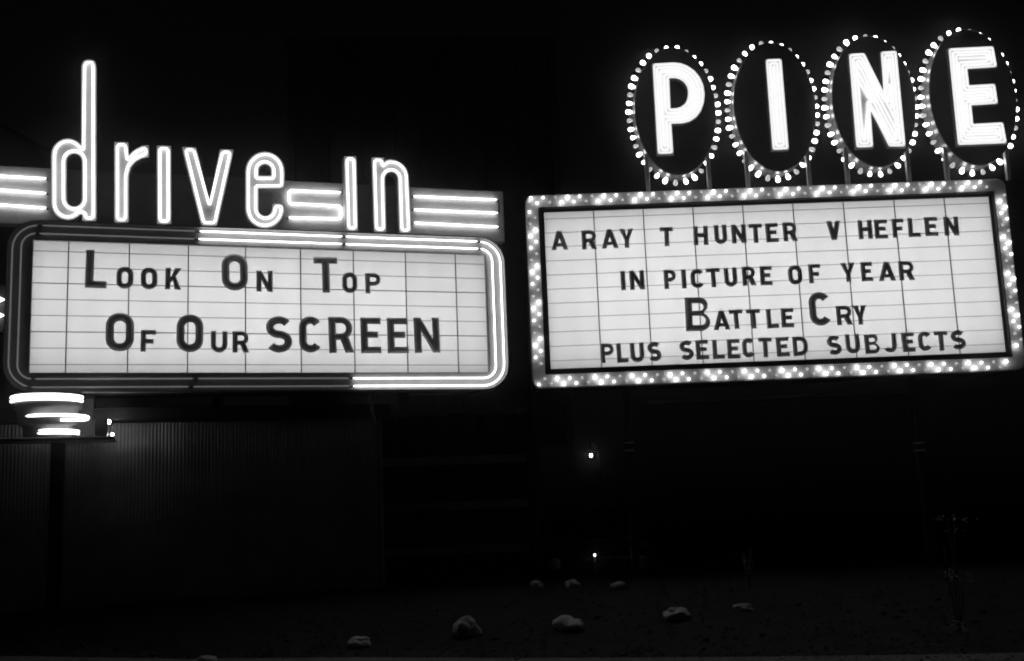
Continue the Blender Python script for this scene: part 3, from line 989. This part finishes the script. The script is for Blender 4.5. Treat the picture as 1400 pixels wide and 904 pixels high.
ring_arc(15, 112, 542, dbl=.020, rad=.017)
ring_arc(28, 119, 567, hook=True, rad=.016)
ring_arc(37, 107, 589, dbl=.014, rad=.013)
for zpx, rr_ in ((567, -.02), (589.5, -.10)):   # unseen rear arcs, added to light the wall behind
    z = LP(66, zpx, .46)[1]
    bm = bmesh.new()
    tube(bm, [((r0 + rr_) * math.sin(R(143 + 74 * i / 24)), -(r0 + rr_) * math.cos(R(143 + 74 * i / 24)), z) for i in range(25)], .010)
    new("neon_ring", bm, "neon_ring", pyl)
bm = bmesh.new()
xa = LP(-60, 599, .3)[0] - pc; xb = LP(156, 597, .3)[0] - pc
box(bm, xa, -.42, zl - .03, xb, .16, zl)
bevel(bm, .006, 1)
new("base_plate", bm, "rim", pyl)
bm = bmesh.new()
xq = LP(127, 590, .3)[0] - pc
box(bm, xq, -.10, zl + .002, xb - .075, .12, zl + .21)
bevel(bm, .008, 1)
new("junction_box", bm, "black", pyl)
for px, py, r, yy in ((148, 577, .024, .06), (153.5, 594, .014, .20)):
    x, z = LP(px, py, -yy)
    bm = bmesh.new()
    lathe(bm, [(r * .4, -r), (r * .9, -r * .5), (r, 0), (r * .9, r * .5), (r * .4, r)], 12, Matrix.Translation((x - pc, yy, z)) @ Matrix.Rotation(R(70), 4, 'Y'))
    tube(bm, [(x - pc - r, yy, z), (x - pc - r - .04, yy, z)], r * .6, mi=1)
    new("lamp_bulb", bm, ["box_bulb", "socket"], pyl)
bm = bmesh.new()
xm = LP(79, 640, .0)[0] - pc
box(bm, xm - .07, -.07, -.35, xm + .07, .07, zl - .031)
bevel(bm, .01, 1)
new("post", bm, "fascia", pyl)

# ------------------------------------------------------------------ fluted metal shed behind
OFF = -.75
sx0 = LP(-260, 700, OFF)[0]; sx1 = LP(519, 650, OFF)[0]
szt = mean(LP(170, 577, OFF)[1], LP(400, 577, OFF)[1])
so = LP.o + LP.u * ((sx0 + sx1) / 2) + LP.n * (-OFF)
shed = thing("metal_shed", "low building clad in fluted vertical metal behind the left board", "building", (so.x, so.y, G), LP.yaw)
hw = (sx1 - sx0) / 2
bm = bmesh.new()
pitch = .0385
n = int(2 * hw / pitch)
A, B = [], []
for i in range(n):
    x = -hw + i * pitch
    for dx, dy in ((0, 0), (.28, -.002), (.44, -.019), (.55, -.023), (.66, -.019), (.82, -.002)):
        A.append(bm.verts.new((x + dx * pitch, dy, -.55)))
        B.append(bm.verts.new((x + dx * pitch, dy, szt)))
for i in range(len(A) - 1):
    bm.faces.new((A[i], A[i + 1], B[i + 1], B[i])).smooth = True
new("fluted_wall", bm, "corr", shed)
bm = bmesh.new()
box(bm, -hw, .004, -.55, hw, 3.0, szt + .02)
new("wall_core", bm, "fascia", shed)
bm = bmesh.new()
box(bm, -hw - .1, -.50, szt + .001, hw + .06, 3.2, szt + .14)
bevel(bm, .01, 1)
new("flat_roof", bm, "fascia", shed)
bm = bmesh.new()
box(bm, hw - .005, -.03, -.55, hw + .035, .05, szt)
new("corner_trim", bm, "wood", shed)

# ------------------------------------------------------------------ board fence in the gap
fy = 16.0
pa, pb = at_depth(505, 700, fy), at_depth(1010, 700, fy + .6)
fr_ = math.atan2(pb.y - pa.y, pb.x - pa.x)
pb = at_depth(722, 700, fy + .2)
fence = thing("board_fence", "dark board fence with three pale rails in the gap between the signs", "fence", (pa.x, pa.y, -.2), fr_)
L_ = (Vector((pb.x, pb.y)) - Vector((pa.x, pa.y))).length
bm = bmesh.new()
i = 0
x = 0
while x < L_:
    h = 2.85 + .02 * math.sin(i * 2.3)
    box(bm, x + .004, 0, -.15, x + .196, .025, h)
    x += .2; i += 1
new("boards", bm, "darkwood", fence)
for py in (630, 692, 752):
    z = at_depth(612, py, fy + .15).z + .2
    bm = bmesh.new()
    box(bm, -.02, -.05, max(z - .06, .1), L_, -.002, max(z + .06, .2))
    new("rail", bm, "wood", fence)
for x in (0.02, L_ / 2, L_ - .12):
    bm = bmesh.new()
    box(bm, x, .027, -.3, x + .1, .13, 2.92)
    new("post", bm, "wood", fence)

# ------------------------------------------------------------------ the big screen's back, far behind
sy = 44.0
a, b = at_depth(395, 90, sy), at_depth(760, 60, sy)
scr = thing("screen_tower", "huge dark back of the outdoor movie screen, barely seen above the signs", "screen", ((a.x + b.x) / 2, sy, .1), R(4))
hw2 = (b.x - a.x) / 2
H2 = at_depth(560, 55, sy).z
bm = bmesh.new()
box(bm, -hw2, 0, 3.5, hw2, .5, H2)
new("screen_panel", bm, "screen", scr)
for i in range(9):
    x = -hw2 + .2 + (2 * hw2 - .4) * i / 8
    bm = bmesh.new()
    box(bm, x - .15, -.5, -.2, x + .15, -.002, H2 - .4)
    new("rib", bm, "screen", scr)

# ------------------------------------------------------------------ lamp in the distance
ly = 30.0
p = at_depth(808, 623, ly)
lm = thing("street_lamp", "single bright lamp on a thin pole far off in the dark between the boards", "lamp", (p.x, ly, -.3))
z = p.z + .3
bm = bmesh.new()
tube(bm, [(.22, .1, -.2), (.22, .1, z + .25), (.16, .08, z + .36), (0, 0, z + .36), (0, 0, z + .12)], .035)
new("pole", bm, "fascia", lm)
bm = bmesh.new()
lathe(bm, [(.05, z + .16), (.16, z + .10), (.17, z + .085), (.04, z + .12)], 16)
new("shade", bm, "post", lm)
bm = bmesh.new()
lathe(bm, [(.015, z + .055), (.035, z + .035), (.046, z), (.035, z - .033), (.012, z - .046)], 14)
new("bulb", bm, "lamp", lm)

p = at_depth(813, 759, 15.5)
zg = gz(p.x, 15.5)
mk = thing("marker_light", "tiny low marker light on a stake below the far lamp, above the small stones", "lamp", (p.x, 15.5, zg))
bm = bmesh.new()
tube(bm, [(0, .02, -.15), (0, .02, (p.z - zg) * .5), (0, .02, p.z - zg + .03)], .015)
new("stake", bm, "fascia", mk)
bm = bmesh.new()
lathe(bm, [(.006, -.010), (.014, -.006), (.016, 0), (.010, .008), (.004, .010)], 12, Matrix.Translation((0, -.012, p.z - zg)) @ Matrix.Rotation(R(90), 4, 'X'))
new("lens", bm, "bulb_on", mk)

# ------------------------------------------------------------------ cars in the dark
def loft(bm, st, mi=0):
    """st: (x, half width, z bottom, z top, corner)"""
    rows = []
    for x, hw_, zb, zt, c in st:
        w_, h_ = hw_, zt - zb
        prof = [(-w_ * .92, zb), (-w_, zb + min(.10, h_ * .3)), (-w_, zb + h_ * .55), (-w_ + c * .25, zt - c * .55), (-w_ + c, zt - c * .12), (-w_ * .35, zt), (w_ * .35, zt), (w_ - c, zt - c * .12), (w_ - c * .25, zt - c * .55), (w_, zb + h_ * .55), (w_, zb + min(.10, h_ * .3)), (w_ * .92, zb)]
        rows.append([bm.verts.new((x, y, z)) for y, z in prof])
    for a, b in zip(rows, rows[1:]):
        for j in range(12):
            f = bm.faces.new((a[j], a[(j + 1) % 12], b[(j + 1) % 12], b[j]))
            f.smooth = True
            f.material_index = mi
    bm.faces.new(rows[0]); bm.faces.new(rows[-1][::-1])

def make_car(label, loc, rz):
    c = thing("parked_car", label, "car", loc, rz)
    bm = bmesh.new()
    loft(bm, [(-2.45, .55, .50, .78, .10), (-2.38, .80, .36, .88, .14), (-2.0, .88, .27, .96, .16), (-1.3, .92, .25, 1.0, .14), (-.4, .93, .24, 1.0, .10), (.6, .93, .24, 1.0, .10), (1.3, .91, .25, .99, .16), (1.9, .88, .27, .95, .18), (2.3, .82, .34, .88, .18), (2.42, .60, .46, .80, .12)])
    body = new("body", bm, "paint", c)
    bm = bmesh.new()
    loft(bm, [(-1.55, .60, .96, 1.01, .02), (-1.05, .74, .96, 1.40, .16), (-.5, .76, .96, 1.52, .18), (.1, .75, .96, 1.53, .18), (.5, .72, .96, 1.45, .16), (1.05, .66, .96, 1.01, .02)])
    new("roof", bm, "paint", c)
    bm = bmesh.new()
    v = [bm.verts.new(p) for p in ((1.06, -.58, 1.03), (1.06, .58, 1.03), (.60, .54, 1.40), (.60, -.54, 1.40))]
    bm.faces.new(v); bmesh.ops.solidify(bm, geom=list(bm.faces), thickness=-.015)
    new("windscreen", bm, "carglass", c)
    bm = bmesh.new()
    v = [bm.verts.new(p) for p in ((-1.58, -.50, 1.03), (-1.58, .50, 1.03), (-1.12, .56, 1.36), (-1.12, -.56, 1.36))]
    bm.faces.new(v); bmesh.ops.solidify(bm, geom=list(bm.faces), thickness=.015)
    new("rear_window", bm, "carglass", c)
    for s in (-1, 1):
        for x0, x1 in ((-.95, -.2), (-.12, .48)):
            bm = bmesh.new()
            v = [bm.verts.new(p) for p in ((x0, s * .768, 1.06), (x1, s * .758, 1.06), (x1 - .08, s * .735, 1.32), (x0 + .06, s * .75, 1.34))]
            bm.faces.new(v); bmesh.ops.solidify(bm, geom=list(bm.faces), thickness=.01)
            new("side_window", bm, "carglass", c)
        for x in (-1.45, 1.5):
            Mw = Matrix.Translation((x, s * .80, .33)) @ Matrix.Rotation(R(90) * -s, 4, 'X')
            bm = bmesh.new()
            lathe(bm, [(.20, -.09), (.31, -.09), (.335, -.05), (.335, .05), (.31, .09), (.20, .09)], 24, Mw)
            wh = new("wheel", bm, "rubber", c)
            bm = bmesh.new()
            lathe(bm, [(.19, .085), (.17, .105), (.10, .118), (.02, .125)], 20, Mw)
            new("hubcap", bm, "chrome", wh)
        bm = bmesh.new()
        Mh = Matrix.Translation((2.36, s * .62, .72)) @ Matrix.Rotation(R(90), 4, 'Y')
        lathe(bm, [(.10, -.04), (.105, .02), (.09, .05), (.05, .07), (.01, .075)], 16, Mh)
        new("headlight", bm, "lens", c)
        bm = bmesh.new()
        box(bm, -2.47, s * .62 - .06, .66, -2.40, s * .62 + .06, .80); bevel(bm, .015, 2)
        new("taillight", bm, "lens", c)
    for x, sgn in ((2.50, 1), (-2.50, -1)):
        bm = bmesh.new()
        pts = [(x - sgn * .35, -.90, .46), (x - sgn * .06, -.82, .46), (x, -.4, .46), (x + sgn * .02, 0, .46), (x, .4, .46), (x - sgn * .06, .82, .46), (x - sgn * .35, .90, .46)]
        tube(bm, pts, .065, n=10)
        new("bumper", bm, "chrome", c)
    bm = bmesh.new()
    for z in (.56, .62, .68):
        box(bm, 2.40, -.42, z - .015, 2.47, .42, z + .015)
    new("grille", bm, "chrome", c)
    return c
p = at_depth(811, 760, 17.0)
c1 = make_car("dark parked car beyond the small stones, showing only glints under the far lamp", (p.x, 18.2, -.3), R(-90))
# ------------------------------------------------------------------ rocks and a weed
def rock_mesh(seed, sub=4):
    bm = bmesh.new()
    bmesh.ops.create_icosphere(bm, subdivisions=sub, radius=1)
    for v in bm.verts:
        p = v.co.copy()
        n = noise.noise(p * 1.1 + Vector((seed * 7.3, 0, 0))) * .38 + noise.noise(p * 2.6 + Vector((0, seed * 3.1, 0))) * .16 + noise.noise(p * 7 + Vector((0, 0, seed))) * .05
        v.co = p * (1 + n)
        v.co.z = max(v.co.z, -.45)
        if v.co.x > .72: v.co.x = .72 + (v.co.x - .72) * .35     # chipped faces
    return bm
ROCKS = [(490, 882, 19, 8, "low pale stone nearest the shed, left of the row"), (636, 868, 20, 17, "tall peaked stone in the front row below the gap"), (779, 860, 24, 11, "long wedge-shaped stone in the front row"), (925, 846, 20, 10, "pale rounded stone in the front row, under the right board"), (1016, 834, 14, 6, "dim flat stone ending the front row on the right"), (282, 907, 16, 7, "stone cut off by the bottom edge, left side"),
         (734, 803, 9.5, 6, "small jagged stone, leftmost of the three back stones"), (782, 803, 10.5, 7, "small flat-topped stone, middle of the three back stones"), (846, 805, 10.5, 6.5, "small rounded stone, rightmost of the three back stones")]
for k, (px, py, rw, rh, lab) in enumerate(ROCKS):
    bm = rock_mesh(k + 2)
    p = ground_hit(px, py)
    o = new("stone", bm, "rock", smooth=True)
    q = p.y / FPX
    o.location = (p.x, p.y, p.z + rh * q * .35)
    o.scale = (rw * q, rw * q * .8, rh * q * 1.05)
    o.rotation_euler = (0, 0, random.uniform(0, 6))
    tag(o, lab, "stone", "stones along the verge")
p = ground_hit(1025, 803)
wd = thing("weed", "thin dry weed stalks standing in the dark below the right board", "plant", p)
for k in range(5):
    bm = bmesh.new()
    a = k * 1.3
    tube(bm, [(0, 0, -.02), (.02 * math.cos(a), .02 * math.sin(a), .12), (.06 * math.cos(a), .05 * math.sin(a), .26 + .03 * k)], .004, n=5)
    for j in range(5):
        z = .1 + .04 * j
        q = Vector((.03 * math.cos(a), .03 * math.sin(a), z))
        d = Vector((math.cos(a + j * 2), math.sin(a + j * 2), .6)) * .04
        v = [bm.verts.new(q), bm.verts.new(q + d * .5 + Vector((.006, .006, 0))), bm.verts.new(q + d), bm.verts.new(q + d * .5 - Vector((.006, .006, 0)))]
        bm.faces.new(v)
    new("stalk", bm, "plant", wd)

p = ground_hit(1312, 864)
sh = thing("shrub", "straggly shrub with three pale leaf tufts in the dark at far right", "shrub", p)
rnd = random.Random(12)
q = p.y / FPX
bm = bmesh.new()
for a, top_ in ((.3, 148), (2.2, 110), (4.2, 140), (5.3, 60)):
    h = top_ * q
    tube(bm, [(0, 0, -.05), (.03 * math.cos(a), .03 * math.sin(a), h * .3), (.05 * math.cos(a + .5), .05 * math.sin(a), h * .7), (.07 * math.cos(a), .06 * math.sin(a), h)], .006, n=6)
new("stem", bm, "fascia", sh)
for cx, cz, hx, hz_, n in ((0, 148, 24, 3, 26), (4, 132, 18, 2, 9), (-4, 76, 15, 4, 24), (6, 68, 16, 2, 8), (0, 8, 15, 8, 44)):
    bm = bmesh.new()
    for k in range(n):
        c = Vector(((cx + rnd.gauss(0, hx * .5)) * q, rnd.gauss(0, .08), max(2, cz + rnd.gauss(0, hz_ * .7)) * q))
        d = Vector((rnd.uniform(-1, 1), rnd.uniform(-1, .2), rnd.uniform(-.3, .3))).normalized()
        u = d.cross(Vector((rnd.uniform(-.3, .3), -.6, 1))).normalized()
        l, w_ = rnd.uniform(.025, .045), rnd.uniform(.008, .014)
        v = [bm.verts.new(c), bm.verts.new(c + d * l * .5 + u * w_), bm.verts.new(c + d * l), bm.verts.new(c + d * l * .5 - u * w_)]
        bm.faces.new(v)
    new("foliage", bm, "plant", sh)

rnd = random.Random(5)
bm = bmesh.new()
for k in range(2600):
    px, py = rnd.uniform(-20, 1420), 905 - abs(rnd.gauss(0, 40))
    if py < 800: continue
    d = ray(px, py)
    t = (CZ - .06) / -d.z if d.z < 0 else 12
    x, y = d.x * t, d.y * t
    if not 8.2 < y < 13: continue
    r = rnd.uniform(.006, .016) * (2.2 if rnd.random() < .04 else 1)
    g_ = bmesh.ops.create_icosphere(bm, subdivisions=1, radius=r)
    sx, sy, sz = rnd.uniform(.7, 1.4), rnd.uniform(.7, 1.3), rnd.uniform(.4, .8)
    for v in g_["verts"]:
        q = v.co * rnd.uniform(.85, 1.15)
        v.co = Vector((x + q.x * sx, y + q.y * sy, gz(x, y) + .012 + q.z * sz))
o = new("gravel", bm, "gravel")
o["kind"] = "stuff"

# ------------------------------------------------------------------ thin scattering volume added to make the lights bloom
bm = bmesh.new()
box(bm, -105, -25, -1.6, 105, 105, 24)
hz = new("bloom_haze", bm, "ground")
hz["kind"] = "stuff"
m = bpy.data.materials.new("bloom_haze")
m.use_nodes = True
t = m.node_tree
t.nodes.remove(t.nodes["Principled BSDF"])
pv = t.nodes.new("ShaderNodeVolumePrincipled")
pv.inputs["Color"].default_value = (.95, .95, .95, 1)
pv.inputs["Density"].default_value = .0036
pv.inputs["Anisotropy"].default_value = .982
t.links.new(pv.outputs[0], t.nodes["Material Output"].inputs["Volume"])
hz.data.materials.clear()
hz.data.materials.append(m)
